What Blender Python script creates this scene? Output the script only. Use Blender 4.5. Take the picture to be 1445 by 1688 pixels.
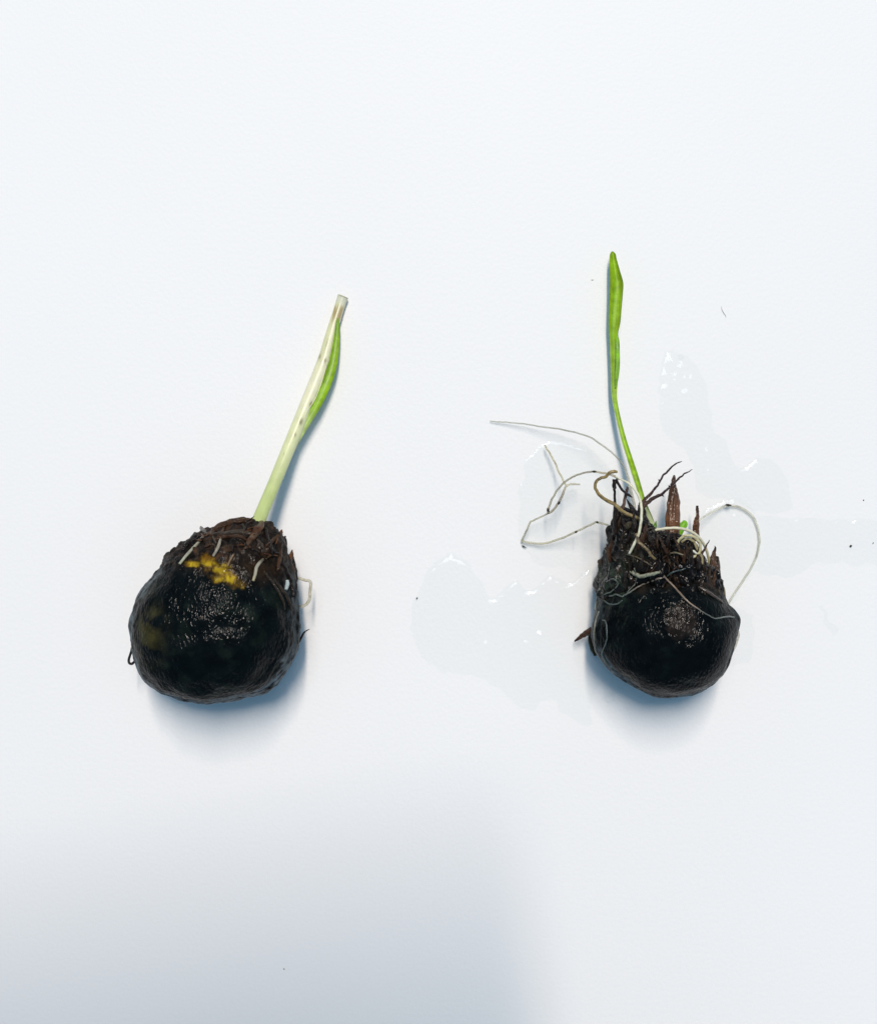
import bpy, math, random
import numpy as np
from mathutils import Vector, noise
from mathutils.bvhtree import BVHTree

for o in list(bpy.data.objects):
    bpy.data.objects.remove(o, do_unlink=True)
scene = bpy.context.scene
COL = scene.collection
random.seed(7)

# ------------------------------------------------------------------ camera
H = 0.24                 # camera height above the table, metres
PX = 1.0 / 9300.0        # metres on the table per photograph pixel
CX, CY = 722.5, 844.0
cam_d = bpy.data.cameras.new('camera')
cam = bpy.data.objects.new('camera', cam_d)
COL.objects.link(cam)
cam.location = (0, 0, H)
cam_d.sensor_fit = 'HORIZONTAL'
cam_d.angle = 2 * math.atan(CX * PX / H)
cam_d.clip_start = 0.005
cam_d.clip_end = 20
scene.camera = cam

# ------------------------------------------------------------------ light
world = bpy.data.worlds.new('World')
scene.world = world
world.use_nodes = True
bg = world.node_tree.nodes['Background']
bg.inputs[0].default_value = (0.35, 0.67, 1.0, 1)
bg.inputs[1].default_value = 0.37

lamp_d = bpy.data.lights.new('ceiling_lamp', 'AREA')
lamp_d.shape = 'RECTANGLE'
lamp_d.size = 0.28
lamp_d.size_y = 3.4
lamp_d.energy = 400
lamp_d.color = (1.0, 0.855, 0.72)
lamp = bpy.data.objects.new('ceiling_lamp', lamp_d)
COL.objects.link(lamp)
lamp.location = (0.06, 2.95, 6.0)
lamp.rotation_euler = (0, 0, 0)

soft_d = bpy.data.lights.new('ceiling_panel_lamp', 'AREA')
soft_d.shape = 'SQUARE'
soft_d.size = 1.0
soft_d.energy = 22
soft_d.color = (0.84, 0.92, 1.0)
soft = bpy.data.objects.new('ceiling_panel_lamp', soft_d)
COL.objects.link(soft)
soft.location = (0.0, 0.9, 2.5)

vs = scene.view_settings
vs.view_transform = 'Standard'
vs.look = 'None'
vs.exposure = 0.0
vs.gamma = 1.0
vs.use_curve_mapping = False
scene.cycles.max_bounces = 12
scene.cycles.transparent_max_bounces = 16
scene.cycles.caustics_reflective = False
scene.cycles.caustics_refractive = False
scene.cycles.sample_clamp_indirect = 4

# ------------------------------------------------------------------ helpers
MM = 0.001


def W(px, py, z=0.0):
    """a place in the scene: photograph pixel + height in mm above the table"""
    z *= MM
    k = PX * (H - z) / H
    return Vector(((px - CX) * k, -(py - CY) * k, z))


def to_px(v):
    k = PX * (H - v[2]) / H
    return v[0] / k + CX, -v[1] / k + CY


def fbm(p, octv=4, lac=2.1, gain=0.5):
    a, s, q = 1.0, 0.0, Vector(p)
    for _ in range(octv):
        s += a * noise.noise(q)
        q = q * lac
        a *= gain
    return s


def smooth(a, b, x):
    t = min(1.0, max(0.0, (x - a) / (b - a)))
    return t * t * (3 - 2 * t)


def mix(a, b, t):
    return tuple(a[i] + (b[i] - a[i]) * t for i in range(3))


def tag(o, label, cat, group=None):
    o['label'] = label
    o['category'] = cat
    if group:
        o['group'] = group
    return o


def empty(name, loc):
    e = bpy.data.objects.new(name, None)
    e.location = loc
    e.empty_display_size = 0.01
    COL.objects.link(e)
    return e


def make(name, verts, faces, mat, parent=None, cols=None, uvs=None, smooth_shade=True):
    base = Vector((0, 0, 0))
    p = parent
    while p is not None:
        base += p.location
        p = p.parent
    verts = [(v[0] - base[0], v[1] - base[1], v[2] - base[2]) for v in verts]
    me = bpy.data.meshes.new(name)
    me.from_pydata(verts, [], faces)
    me.update()
    if cols is not None:
        at = me.color_attributes.new('col', 'FLOAT_COLOR', 'POINT')
        arr = np.ones((len(verts), 4), dtype=np.float32)
        arr[:, :3] = np.array(cols, dtype=np.float32)
        at.data.foreach_set('color', arr.ravel())
    if uvs is not None:
        ul = me.uv_layers.new(name='UVMap')
        idx = np.empty(len(me.loops), dtype=np.int32)
        me.loops.foreach_get('vertex_index', idx)
        ul.data.foreach_set('uv', np.array(uvs, dtype=np.float32)[idx].ravel())
    if smooth_shade:
        me.polygons.foreach_set('use_smooth', [True] * len(me.polygons))
    me.materials.append(mat)
    o = bpy.data.objects.new(name, me)
    COL.objects.link(o)
    if parent is not None:
        o.parent = parent
    return o


def spline(pts, n):
    """Catmull-Rom through tuples of any width, n samples per span"""
    P = [np.array(p, dtype=float) for p in pts]
    if len(P) == 2:
        return [P[0] + (P[1] - P[0]) * t for t in np.linspace(0, 1, n + 1)]
    out = []
    Q = [2 * P[0] - P[1]] + P + [2 * P[-1] - P[-2]]
    for i in range(1, len(Q) - 2):
        a, b, c, d = Q[i - 1], Q[i], Q[i + 1], Q[i + 2]
        for t in np.linspace(0, 1, n, endpoint=False):
            out.append(0.5 * (2 * b + (c - a) * t + (2 * a - 5 * b + 4 * c - d) * t * t + (3 * b - a - 3 * c + d) * t ** 3))
    out.append(P[-1])
    return out


def tube(name, pts, mat, parent, col, flat=1.0, sides=10, n=7, lump=0.10, ridges=0, ridge=0.0, wob=0.0, seed=0.0, worldpts=False, open_end=False):
    """swept part: pts are (px, py, z mm, radius px) or, with worldpts, (x, y, z, radius m);
    col(v, u) gives the colour along and around"""
    S = spline(pts, n)
    if not worldpts:
        C, R = [], []
        for s in S:
            C.append(W(s[0], s[1], s[2]))
            R.append(max(0.15, s[3]) * PX * (H - s[2] * MM) / H)
    else:
        C = [Vector(s[:3]) for s in S]
        R = [max(1e-5, s[3]) for s in S]
    N = len(C)
    if wob:
        for i in range(N):
            q = Vector((i * 0.35 + seed, seed * 3.1, 0))
            C[i] = C[i] + Vector((noise.noise(q), noise.noise(q + Vector((9, 5, 2))), 0.4 * noise.noise(q + Vector((3, 8, 1))))) * wob * PX
    verts, faces, cols, uvs = [], [], [], []
    side = None
    L = [0.0]
    for i in range(1, N):
        L.append(L[-1] + (C[i] - C[i - 1]).length)
    tot = max(L[-1], 1e-6)
    for i in range(N):
        T = (C[min(i + 1, N - 1)] - C[max(i - 1, 0)])
        T = T.normalized() if T.length > 1e-9 else Vector((1, 0, 0))
        s = T.cross(Vector((0, 0, 1)))
        if s.length < 0.15:
            s = side if side is not None else T.cross(Vector((0, 1, 0)))
        s = (s - T * s.dot(T)).normalized()
        if side is not None and s.dot(side) < 0:
            s = -s
        side = s
        up = s.cross(T).normalized()
        if up.z < 0:
            up = -up
        v = L[i] / tot
        for k in range(sides):
            a = 2 * math.pi * k / sides
            r = R[i]
            if lump:
                r *= 1 + lump * noise.noise(Vector((math.cos(a) * 1.3 + seed * 7.7, math.sin(a) * 1.3, L[i] / max(R[i], 2e-4) * 0.45 + seed)))
            if ridges:
                r *= 1 + ridge * math.cos(ridges * a + 2.0 * noise.noise(Vector((v * 3, seed, 0))))
            verts.append(C[i] + s * math.cos(a) * r + up * math.sin(a) * r * flat)
            cols.append(col(v, math.cos(a)))
            uvs.append((k / sides, v))
    for i in range(N - 1):
        for k in range(sides):
            k2 = (k + 1) % sides
            faces.append((i * sides + k, i * sides + k2, (i + 1) * sides + k2, (i + 1) * sides + k))
    for end, i in ((0, 0), (1, N - 1)):
        if open_end and end == 1:
            continue
        verts.append(C[i])
        cols.append(col(float(end), 0))
        uvs.append((0.5, float(end)))
        ci = len(verts) - 1
        for k in range(sides):
            k2 = (k + 1) % sides
            faces.append((i * sides + k2, i * sides + k, ci) if end == 0 else (i * sides + k, i * sides + k2, ci))
    return make(name, verts, faces, mat, parent, cols, uvs)


def plain(c, var=0.25, seed=0.0, tip=None, root=None):
    """colour function: base colour with blotches; optional other colour at the far end / start"""
    def f(v, u):
        k = 1 + var * noise.noise(Vector((v * 9 + seed, u * 0.8, seed)))
        q = c
        if tip is not None:
            q = mix(q, tip, smooth(0.55, 1.0, v))
        if root is not None:
            q = mix(root, q, smooth(0.0, 0.4, v))
        return tuple(max(0, x * k) for x in q)
    return f


def specky(c, d, seed=0.0, amount=0.25, freq=16):
    """pale root with brown flecks d"""
    def f(v, u):
        n = noise.noise(Vector((v * freq + seed * 5, u * 1.2 + seed, 1.7)))
        return mix(c, d, smooth(0.55 - amount, 0.9 - amount, n + 0.25))
    return f


# ------------------------------------------------------------------ materials
def nt(mat):
    mat.use_nodes = True
    return mat.node_tree


def organic(name, rough=0.35, spec=0.5, coat=0.0, coat_rough=0.08, bump=0.3, scale=2500, stretch=(1, 1, 1), sss=0.0, vary=0.35, dist=0.0002, clear=0.0, rough_var=0.1, uv_fibre=0, detail=5, coat_var=0.0):
    m = bpy.data.materials.new(name)
    t = nt(m)
    N, Lk = t.nodes, t.links
    b = N['Principled BSDF']
    at = N.new('ShaderNodeAttribute'); at.attribute_name = 'col'
    tc = N.new('ShaderNodeTexCoord')
    mp = N.new('ShaderNodeMapping'); mp.inputs['Scale'].default_value = stretch
    Lk.new(tc.outputs['Object'], mp.inputs[0])
    nz = N.new('ShaderNodeTexNoise'); nz.inputs['Scale'].default_value = scale
    nz.inputs['Detail'].default_value = detail; nz.inputs['Roughness'].default_value = 0.6
    Lk.new(mp.outputs[0], nz.inputs['Vector'])
    n2 = N.new('ShaderNodeTexNoise'); n2.inputs['Scale'].default_value = scale * 0.25
    n2.inputs['Detail'].default_value = 4
    Lk.new(tc.outputs['Object'], n2.inputs['Vector'])
    # colour = attribute * (1 + vary * noise)
    mr = N.new('ShaderNodeMapRange')
    mr.inputs['From Min'].default_value = 0.3; mr.inputs['From Max'].default_value = 0.7
    mr.inputs['To Min'].default_value = 1 - vary; mr.inputs['To Max'].default_value = 1 + vary
    Lk.new(n2.outputs['Fac'], mr.inputs[0])
    mul = N.new('ShaderNodeVectorMath'); mul.operation = 'SCALE'
    Lk.new(at.outputs['Color'], mul.inputs[0])
    Lk.new(mr.outputs[0], mul.inputs['Scale'])
    col_out = mul.outputs[0]
    hgt = nz.outputs['Fac']
    if uv_fibre:
        uvm = N.new('ShaderNodeMapping'); uvm.inputs['Scale'].default_value = (uv_fibre, 1.6, 1)
        Lk.new(tc.outputs['UV'], uvm.inputs[0])
        nf = N.new('ShaderNodeTexNoise'); nf.inputs['Scale'].default_value = 1.0; nf.inputs['Detail'].default_value = 3
        Lk.new(uvm.outputs[0], nf.inputs['Vector'])
        mr2 = N.new('ShaderNodeMapRange')
        mr2.inputs['From Min'].default_value = 0.3; mr2.inputs['From Max'].default_value = 0.7
        mr2.inputs['To Min'].default_value = 1 - vary; mr2.inputs['To Max'].default_value = 1 + vary
        Lk.new(nf.outputs['Fac'], mr2.inputs[0])
        m3 = N.new('ShaderNodeVectorMath'); m3.operation = 'SCALE'
        Lk.new(col_out, m3.inputs[0]); Lk.new(mr2.outputs[0], m3.inputs['Scale'])
        col_out = m3.outputs[0]
        ad = N.new('ShaderNodeMath'); ad.operation = 'ADD'
        Lk.new(nz.outputs['Fac'], ad.inputs[0]); Lk.new(nf.outputs['Fac'], ad.inputs[1])
        hgt = ad.outputs[0]
    Lk.new(col_out, b.inputs['Base Color'])
    rr = N.new('ShaderNodeMapRange')
    rr.inputs['From Min'].default_value = 0.3; rr.inputs['From Max'].default_value = 0.7
    rr.inputs['To Min'].default_value = max(0.03, rough - rough_var); rr.inputs['To Max'].default_value = rough + rough_var
    Lk.new(n2.outputs['Fac'], rr.inputs[0])
    Lk.new(rr.outputs[0], b.inputs['Roughness'])
    b.inputs['Specular IOR Level'].default_value = spec
    b.inputs['Coat Weight'].default_value = coat
    b.inputs['Coat Roughness'].default_value = coat_rough
    b.inputs['Coat IOR'].default_value = 1.36
    if coat_var:
        cv = N.new('ShaderNodeMapRange')
        cv.inputs['From Min'].default_value = 0.42; cv.inputs['From Max'].default_value = 0.62
        cv.inputs['To Min'].default_value = coat_rough; cv.inputs['To Max'].default_value = coat_rough + coat_var
        Lk.new(n2.outputs['Fac'], cv.inputs[0]); Lk.new(cv.outputs[0], b.inputs['Coat Roughness'])
    if sss:
        b.inputs['Subsurface Weight'].default_value = sss
        b.inputs['Subsurface Radius'].default_value = (1.0, 0.9, 0.5)
        b.inputs['Subsurface Scale'].default_value = 0.0008
    bp = N.new('ShaderNodeBump'); bp.inputs['Strength'].default_value = bump; bp.inputs['Distance'].default_value = dist
    Lk.new(hgt, bp.inputs['Height'])
    Lk.new(bp.outputs[0], b.inputs['Normal'])
    if coat:
        Lk.new(bp.outputs[0], b.inputs['Coat Normal'])
    if clear:
        tr = N.new('ShaderNodeBsdfTransparent'); tr.inputs[0].default_value = (0.97, 0.97, 0.94, 1)
        mx = N.new('ShaderNodeMixShader'); mx.inputs[0].default_value = clear
        Lk.new(b.outputs[0], mx.inputs[1]); Lk.new(tr.outputs[0], mx.inputs[2])
        Lk.new(mx.outputs[0], N['Material Output'].inputs['Surface'])
    return m


M_SKIN = organic('corm_skin', rough=0.5, spec=0.02, coat=0.27, coat_rough=0.03, coat_var=0.22, bump=1.0, scale=1700, detail=1.0, stretch=(1.3, 0.7, 1.0), vary=0.5, dist=0.00022, rough_var=0.10)
M_CROWN = organic('wet_crown', rough=0.5, spec=0.03, coat=0.6, coat_rough=0.03, bump=0.9, scale=1300, detail=1.5, vary=0.6, dist=0.0004)
M_HUSK = organic('wet_husk', rough=0.45, spec=0.10, coat=0.5, coat_rough=0.07, bump=0.7, scale=2600, vary=0.35, dist=0.0003, uv_fibre=7)
M_SPIKE = organic('wet_spike', rough=0.4, spec=0.1, coat=0.9, coat_rough=0.05, bump=0.9, scale=1300, detail=2, stretch=(1, 0.8, 1), vary=0.3, dist=0.0004, uv_fibre=6)
M_ROOT = organic('pale_root', rough=0.3, spec=0.45, coat=0.2, bump=0.25, scale=3500, vary=0.12, sss=0.25)
M_FAINT = organic('faint_root', rough=0.25, spec=0.5, coat=0.2, bump=0.2, scale=3500, vary=0.15, clear=0.70)
M_CLEAR = organic('translucent_root', rough=0.25, spec=0.5, coat=0.2, bump=0.2, scale=3500, vary=0.15, clear=0.54)
M_TAN = organic('tan_root', rough=0.3, spec=0.5, coat=0.3, bump=0.5, scale=2600, vary=0.3)
M_LEAF = organic('leaf_blade', rough=0.42, spec=0.35, coat=0.06, bump=0.4, scale=2500, vary=0.30, sss=0.15, uv_fibre=22, dist=0.00012)
M_STEM = organic('pale_stem', rough=0.38, spec=0.4, coat=0.1, bump=0.15, scale=2500, vary=0.05, sss=0.25, uv_fibre=26, dist=0.0001)


def mat_table():
    m = bpy.data.materials.new('white_tabletop')
    t = nt(m); N, Lk = t.nodes, t.links
    b = N['Principled BSDF']
    tc = N.new('ShaderNodeTexCoord')
    big = N.new('ShaderNodeTexNoise'); big.inputs['Scale'].default_value = 9; big.inputs['Detail'].default_value = 3
    Lk.new(tc.outputs['Object'], big.inputs['Vector'])
    cr = N.new('ShaderNodeValToRGB')
    cr.color_ramp.elements[0].position = 0.3; cr.color_ramp.elements[0].color = (0.79, 0.79, 0.79, 1)
    cr.color_ramp.elements[1].position = 0.7; cr.color_ramp.elements[1].color = (0.81, 0.81, 0.81, 1)
    Lk.new(big.outputs['Fac'], cr.inputs[0])
    Lk.new(cr.outputs[0], b.inputs['Base Color'])
    b.inputs['Roughness'].default_value = 0.5
    b.inputs['Specular IOR Level'].default_value = 0.12
    v = N.new('ShaderNodeTexNoise'); v.inputs['Scale'].default_value = 1500; v.inputs['Detail'].default_value = 2.5
    Lk.new(tc.outputs['Object'], v.inputs['Vector'])
    bp = N.new('ShaderNodeBump'); bp.inputs['Strength'].default_value = 0.45; bp.inputs['Distance'].default_value = 0.0001
    Lk.new(v.outputs['Fac'], bp.inputs['Height'])
    Lk.new(bp.outputs[0], b.inputs['Normal'])
    return m


def mat_water():
    m = bpy.data.materials.new('water')
    t = nt(m); N, Lk = t.nodes, t.links
    N.remove(N['Principled BSDF'])
    tr = N.new('ShaderNodeBsdfTransparent'); tr.inputs[0].default_value = (0.986, 0.993, 0.992, 1)
    gl = N.new('ShaderNodeBsdfGlossy'); gl.inputs['Roughness'].default_value = 0.06
    fr = N.new('ShaderNodeFresnel'); fr.inputs['IOR'].default_value = 1.33
    tc = N.new('ShaderNodeTexCoord')
    nz = N.new('ShaderNodeTexNoise'); nz.inputs['Scale'].default_value = 420; nz.inputs['Detail'].default_value = 3
    Lk.new(tc.outputs['Object'], nz.inputs['Vector'])
    bp = N.new('ShaderNodeBump'); bp.inputs['Strength'].default_value = 0.12; bp.inputs['Distance'].default_value = 0.0002
    Lk.new(nz.outputs['Fac'], bp.inputs['Height'])
    Lk.new(bp.outputs[0], gl.inputs['Normal']); Lk.new(bp.outputs[0], fr.inputs['Normal'])
    ge = N.new('ShaderNodeNewGeometry')
    inv = N.new('ShaderNodeMath'); inv.operation = 'SUBTRACT'; inv.inputs[0].default_value = 1.0
    Lk.new(ge.outputs['Backfacing'], inv.inputs[1])
    fm = N.new('ShaderNodeMath'); fm.operation = 'MULTIPLY'
    Lk.new(fr.outputs[0], fm.inputs[0]); Lk.new(inv.outputs[0], fm.inputs[1])
    mx = N.new('ShaderNodeMixShader')
    Lk.new(fm.outputs[0], mx.inputs[0]); Lk.new(tr.outputs[0], mx.inputs[1]); Lk.new(gl.outputs[0], mx.inputs[2])
    Lk.new(mx.outputs[0], N['Material Output'].inputs['Surface'])
    return m


def mat_plain(name, c, rough, spec=0.5):
    m = bpy.data.materials.new(name)
    t = nt(m); N, Lk = t.nodes, t.links
    b = N['Principled BSDF']
    nz = N.new('ShaderNodeTexNoise'); nz.inputs['Scale'].default_value = 900
    cr = N.new('ShaderNodeValToRGB')
    cr.color_ramp.elements[0].color = tuple(x * 0.8 for x in c) + (1,)
    cr.color_ramp.elements[1].color = tuple(x * 1.2 for x in c) + (1,)
    tc = N.new('ShaderNodeTexCoord'); Lk.new(tc.outputs['Object'], nz.inputs['Vector'])
    Lk.new(nz.outputs['Fac'], cr.inputs[0]); Lk.new(cr.outputs[0], b.inputs['Base Color'])
    b.inputs['Roughness'].default_value = rough
    b.inputs['Specular IOR Level'].default_value = spec
    return m


M_TABLE, M_WATER = mat_table(), mat_water()
M_DIRT = mat_plain('dirt', (0.03, 0.025, 0.02), 0.8)
M_HAIR = mat_plain('grey_hair', (0.28, 0.28, 0.27), 0.6)
M_PHONE = mat_plain('phone_black', (0.02, 0.02, 0.022), 0.4)
M_GLASS = mat_plain('phone_glass', (0.01, 0.01, 0.012), 0.08)

# ------------------------------------------------------------------ table
tv = [(-0.6, -0.6, 0), (0.6, -0.6, 0), (0.6, 0.6, 0), (-0.6, 0.6, 0), (-0.6, -0.6, -0.02), (0.6, -0.6, -0.02), (0.6, 0.6, -0.02), (-0.6, 0.6, -0.02)]
tf = [(0, 1, 2, 3), (7, 6, 5, 4), (0, 4, 5, 1), (1, 5, 6, 2), (2, 6, 7, 3), (3, 7, 4, 0)]
table = make('tabletop', tv, tf, M_TABLE, smooth_shade=False)
table['kind'] = 'structure'

# ------------------------------------------------------------------ the phone that takes the picture: its shadow falls on the table's near edge


def rounded_slab(x0, x1, y0, y1, z0, z1, r, seg=6):
    ring = []
    for cx, cy, a0 in ((x1 - r, y1 - r, 0), (x0 + r, y1 - r, 90), (x0 + r, y0 + r, 180), (x1 - r, y0 + r, 270)):
        for i in range(seg + 1):
            a = math.radians(a0 + 90 * i / seg)
            ring.append((cx + r * math.cos(a), cy + r * math.sin(a)))
    n = len(ring)
    v = [(x, y, z0) for x, y in ring] + [(x, y, z1) for x, y in ring]
    f = [tuple(range(n))[::-1], tuple(range(n, 2 * n))] + [(i, (i + 1) % n, n + (i + 1) % n, n + i) for i in range(n)]
    return v, f


pz = H + 0.014
phone = empty('phone', (0, 0, pz))
tag(phone, 'black phone held level above the table, out of the frame, shading its near edge', 'phone')
v, f = rounded_slab(-0.122, 0.0175, -0.055, 0.012, pz, pz + 0.008, 0.009)
make('phone_body', v, f, M_PHONE, phone, smooth_shade=False)
v, f = rounded_slab(-0.120, 0.0155, -0.053, 0.010, pz + 0.0081, pz + 0.0088, 0.008)
make('screen', v, f, M_GLASS, phone, smooth_shade=False)
v, f = rounded_slab(-0.030, 0.010, -0.010, 0.009, pz - 0.002, pz - 0.0001, 0.006)
make('camera_bump', v, f, M_GLASS, phone, smooth_shade=False)
phone.rotation_euler = (0, 0, math.radians(9))


# ------------------------------------------------------------------ corm bodies
def blob(name, parent, center, outline, zmid, htop, hbot, mat, disp, colf, NT=420, NP=190, expo=1.0):
    """closed lumpy body whose plan at height zmid is the outline (pixels)"""
    c = W(center[0], center[1], zmid)
    pol = []
    for (x, y) in outline:
        p = W(x, y, zmid) - c
        pol.append((math.atan2(p.y, p.x), math.hypot(p.x, p.y)))
    pol.sort()
    th = np.array([a for a, _ in pol]); rr = np.array([b for _, b in pol])
    th3 = np.concatenate([th - 2 * math.pi, th, th + 2 * math.pi]); rr3 = np.tile(rr, 3)
    dense = np.linspace(-math.pi, math.pi, 721)
    rd = np.interp(dense, th3, rr3)
    k = np.hanning(15); k /= k.sum()
    rd = np.convolve(np.concatenate([rd[-8:-1], rd, rd[1:8]]), k, mode='valid')
    verts, cols, faces = [], [], []
    rmean = float(rd.mean())

    def pt(a, ph):
        R = float(np.interp(a, dense, rd))
        R = rmean + (R - rmean) * math.sin(ph) ** 2
        s = math.sin(ph) ** (expo if ph < math.pi / 2 else 0.6)
        cz = math.cos(ph)
        h = (htop if cz > 0 else hbot) * MM
        return Vector((c.x + R * s * math.cos(a), c.y + R * s * math.sin(a), c.z + h * math.copysign(abs(cz) ** 0.92, cz)))
    for j in range(NP + 1):
        ph = max(1e-4, min(math.pi - 1e-4, math.pi * j / NP))
        for i in range(NT):
            a = -math.pi + 2 * math.pi * i / NT
            p = pt(a, ph)
            nrm = Vector((math.cos(a) * math.sin(ph), math.sin(a) * math.sin(ph), math.cos(ph)))
            x, y = to_px(p)
            p = p + nrm * disp(p, x, y, ph) * MM
            if p.z < 0.00005:
                p.z = 0.00005
            verts.append(p)
            x, y = to_px(p)
            cols.append(colf(p, x, y, ph))
    for j in range(NP):
        for i in range(NT):
            i2 = (i + 1) % NT
            faces.append((j * NT + i, (j + 1) * NT + i, (j + 1) * NT + i2, j * NT + i2))
    o = make(name, verts, faces, mat, parent, cols)
    bvh = BVHTree.FromPolygons(verts, faces)
    return o, bvh


CAM = Vector((0, 0, H))


def surf(bvhs, px, py, lift=0.0):
    """the point where the sight line through a pixel meets a body, lifted off it by lift mm"""
    d = (W(px, py, 0) - CAM).normalized()
    best = None
    for b in bvhs:
        loc, nrm, idx, dist = b.ray_cast(CAM, d)
        if loc is not None and (best is None or dist < best[2]):
            best = (loc, nrm, dist)
    if best is None:
        return None
    nrm = best[1] if best[1].dot(d) < 0 else -best[1]
    return best[0] + nrm * lift * MM


def on_body(bvhs, pts, lift=0.1, fallback_z=8):
    """(px, py, radius px[, lift]) -> world points resting on the bodies"""
    out, last = [], fallback_z * MM
    for p in pts:
        q = surf(bvhs, p[0], p[1], (p[3] if len(p) > 3 else lift))
        if q is None:
            q = W(p[0], p[1], last / MM)
        last = q.z
        out.append((q.x, q.y, q.z, p[2] * PX * (H - q.z) / H))
    return out


BROWN = (0.062, 0.028, 0.012)
RUST = (0.090, 0.037, 0.015)
DARK = (0.013, 0.008, 0.006)
GREYBR = (0.055, 0.040, 0.028)
PALE = (0.62, 0.60, 0.49)
WHITE = (0.60, 0.585, 0.44)
TAN = (0.26, 0.185, 0.062)

# ================================================================== left corm
LB = W(355, 1010, 0)
left = empty('sprouted_corm', LB)
tag(left, 'larger black corm with yellow patch and thick pale cut stem', 'corm', 'sprouted corms on the table')

out_l = [(338, 868), (318, 882), (297, 900), (270, 934), (248, 960), (230, 985), (219, 1015), (217, 1040), (222, 1072), (242, 1116), (270, 1141), (298, 1151),
         (326, 1156), (366, 1153), (408, 1146), (454, 1127), (472, 1106), (484, 1082), (493, 1040), (490, 994), (486, 956), (470, 905), (462, 878), (447, 868), (432, 862), (412, 857),
         (393, 856), (370, 864), (350, 870)]


def scar(x, y, q):
    """how far a point lies inside the torn yellow patch"""
    if not (280 < x < 430 and 900 < y < 990):
        return 0.0, 0.0, 0.0
    nx = fbm(q * 0.5 + Vector((1, 9, 4)), 5)
    fx = fbm(Vector((q.x * 0.6, q.y * 1.3, q.z)) + Vector((6, 2, 4)), 4)
    yl = 0.0
    for (ex, ey, ea, eb, er) in ((322, 931, 15, 5.5, 0.08), (343, 932, 18, 14, 0.3), (361, 943, 23, 16, 0.5), (384, 957, 18, 10, 0.6)):
        dx, dy = x - ex, y - ey
        ca, sa = math.cos(er), math.sin(er)
        u, w = (dx * ca + dy * sa) / ea, (-dx * sa + dy * ca) / eb
        yl = max(yl, smooth(1.45, 0.4, math.hypot(u, w) + 0.6 * nx + 0.4 * fx))
    return yl, nx, fx


def disp_l(p, x, y, ph):
    q = p * 1000
    crown = smooth(975, 900, y + 0.20 * (355 - x) * 0)
    d = 0.55 * fbm(q * 0.16, 2) + 0.07 * fbm(q * 0.6, 2)
    d += crown * (0.75 * fbm(q * 0.55 + Vector((4, 1, 2)), 4) + 0.25 * abs(noise.noise(q * 1.8)))
    fk = smooth(0.75, 1.25, ph) * (1 - crown)
    w = Vector((q.x * 0.5, q.y * 0.5, q.z * 1.6))
    d += fk * (0.24 * fbm(w * 0.55 + Vector((9, 2, 5)), 3) - 0.10 * abs(noise.noise(w * 1.7)))
    # the skin seam that runs round the underside
    d += 0.30 * smooth(0.10, 0.0, abs(ph - 1.45 - 0.10 * noise.noise(q * 0.12))) * (1 - crown)
    d -= 0.35 * scar(x, y, q)[0]
    return d


def col_l(p, x, y, ph):
    q = p * 1000
    base = (0.0014, 0.0030, 0.0036)
    g = fbm(q * 0.33 + Vector((3, 3, 3)), 4)
    c = mix(base, (0.005, 0.009, 0.007), smooth(0.0, 0.8, g))
    # paler blue-grey towards the rim, strongest at the near and left sides
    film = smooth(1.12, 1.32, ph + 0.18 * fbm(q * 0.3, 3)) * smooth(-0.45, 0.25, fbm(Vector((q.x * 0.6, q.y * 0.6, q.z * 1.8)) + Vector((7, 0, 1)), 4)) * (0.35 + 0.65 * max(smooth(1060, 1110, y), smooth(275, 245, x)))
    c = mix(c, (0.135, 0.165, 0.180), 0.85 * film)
    # dull olive flank at the left
    ol = math.exp(-(((x - 247) / 20) ** 2 + ((y - 1040) / 42) ** 2))
    c = mix(c, (0.050, 0.044, 0.014), 0.8 * ol * smooth(-0.4, 0.3, g))
    # brown, fibrous crown
    cr = smooth(965, 905, y + 10 * fbm(q * 0.5, 3) - 0.10 * (x - 355))
    c = mix(c, mix((0.010, 0.008, 0.007), (0.050, 0.028, 0.016), smooth(-0.1, 0.7, fbm(q * 0.9, 4))), cr)
    # brownish flank to the right of the yellow patch
    fl = math.exp(-(((x - 430) / 34) ** 2 + ((y - 935) / 22) ** 2))
    c = mix(c, (0.020, 0.011, 0.005), 0.8 * fl)
    # the yellow scar where the skin is gone
    yl, nx, fx = scar(x, y, q)
    yb = mix((0.31, 0.215, 0.012), (0.15, 0.088, 0.008), smooth(-0.2, 0.45, fx))
    yb = mix(yb, (0.10, 0.040, 0.008), smooth(0.25, 0.8, math.exp(-(((x - 389) / 13) ** 2 + ((y - 944) / 8) ** 2)) + 0.35 * nx))
    yb = mix(yb, (0.15, 0.062, 0.010), 0.8 * smooth(930, 916, y + 6 * fx))
    yb = mix(yb, (0.05, 0.03, 0.006), 0.75 * smooth(0.15, 0.5, fbm(q * 1.5, 3) + 0.25 * fx))
    c = mix(c, mix((0.040, 0.022, 0.006), yb, smooth(0.35, 1.0, yl)), smooth(0.0, 0.55, yl))
    return c


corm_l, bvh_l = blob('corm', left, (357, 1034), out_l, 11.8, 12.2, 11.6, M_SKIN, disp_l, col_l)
BL = [bvh_l]

# --- shoot
stem_pts = [(420, 873, 12.4, 11.4), (428, 854, 11.2, 11.4), (441, 823, 9.0, 11.0), (454, 792, 7.4, 10.8), (476, 738, 5.2, 11.0), (499.5, 681, 3.7, 11.4), (512, 651, 3.1, 11.6), (524, 621, 2.6, 11.4), (534, 594, 2.2, 10.8), (541, 568, 1.8, 9.8), (549, 540, 1.45, 9.0), (557, 514, 1.2, 8.5), (561, 501, 1.1, 8.7), (565, 489, 1.05, 9.2)]


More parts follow.
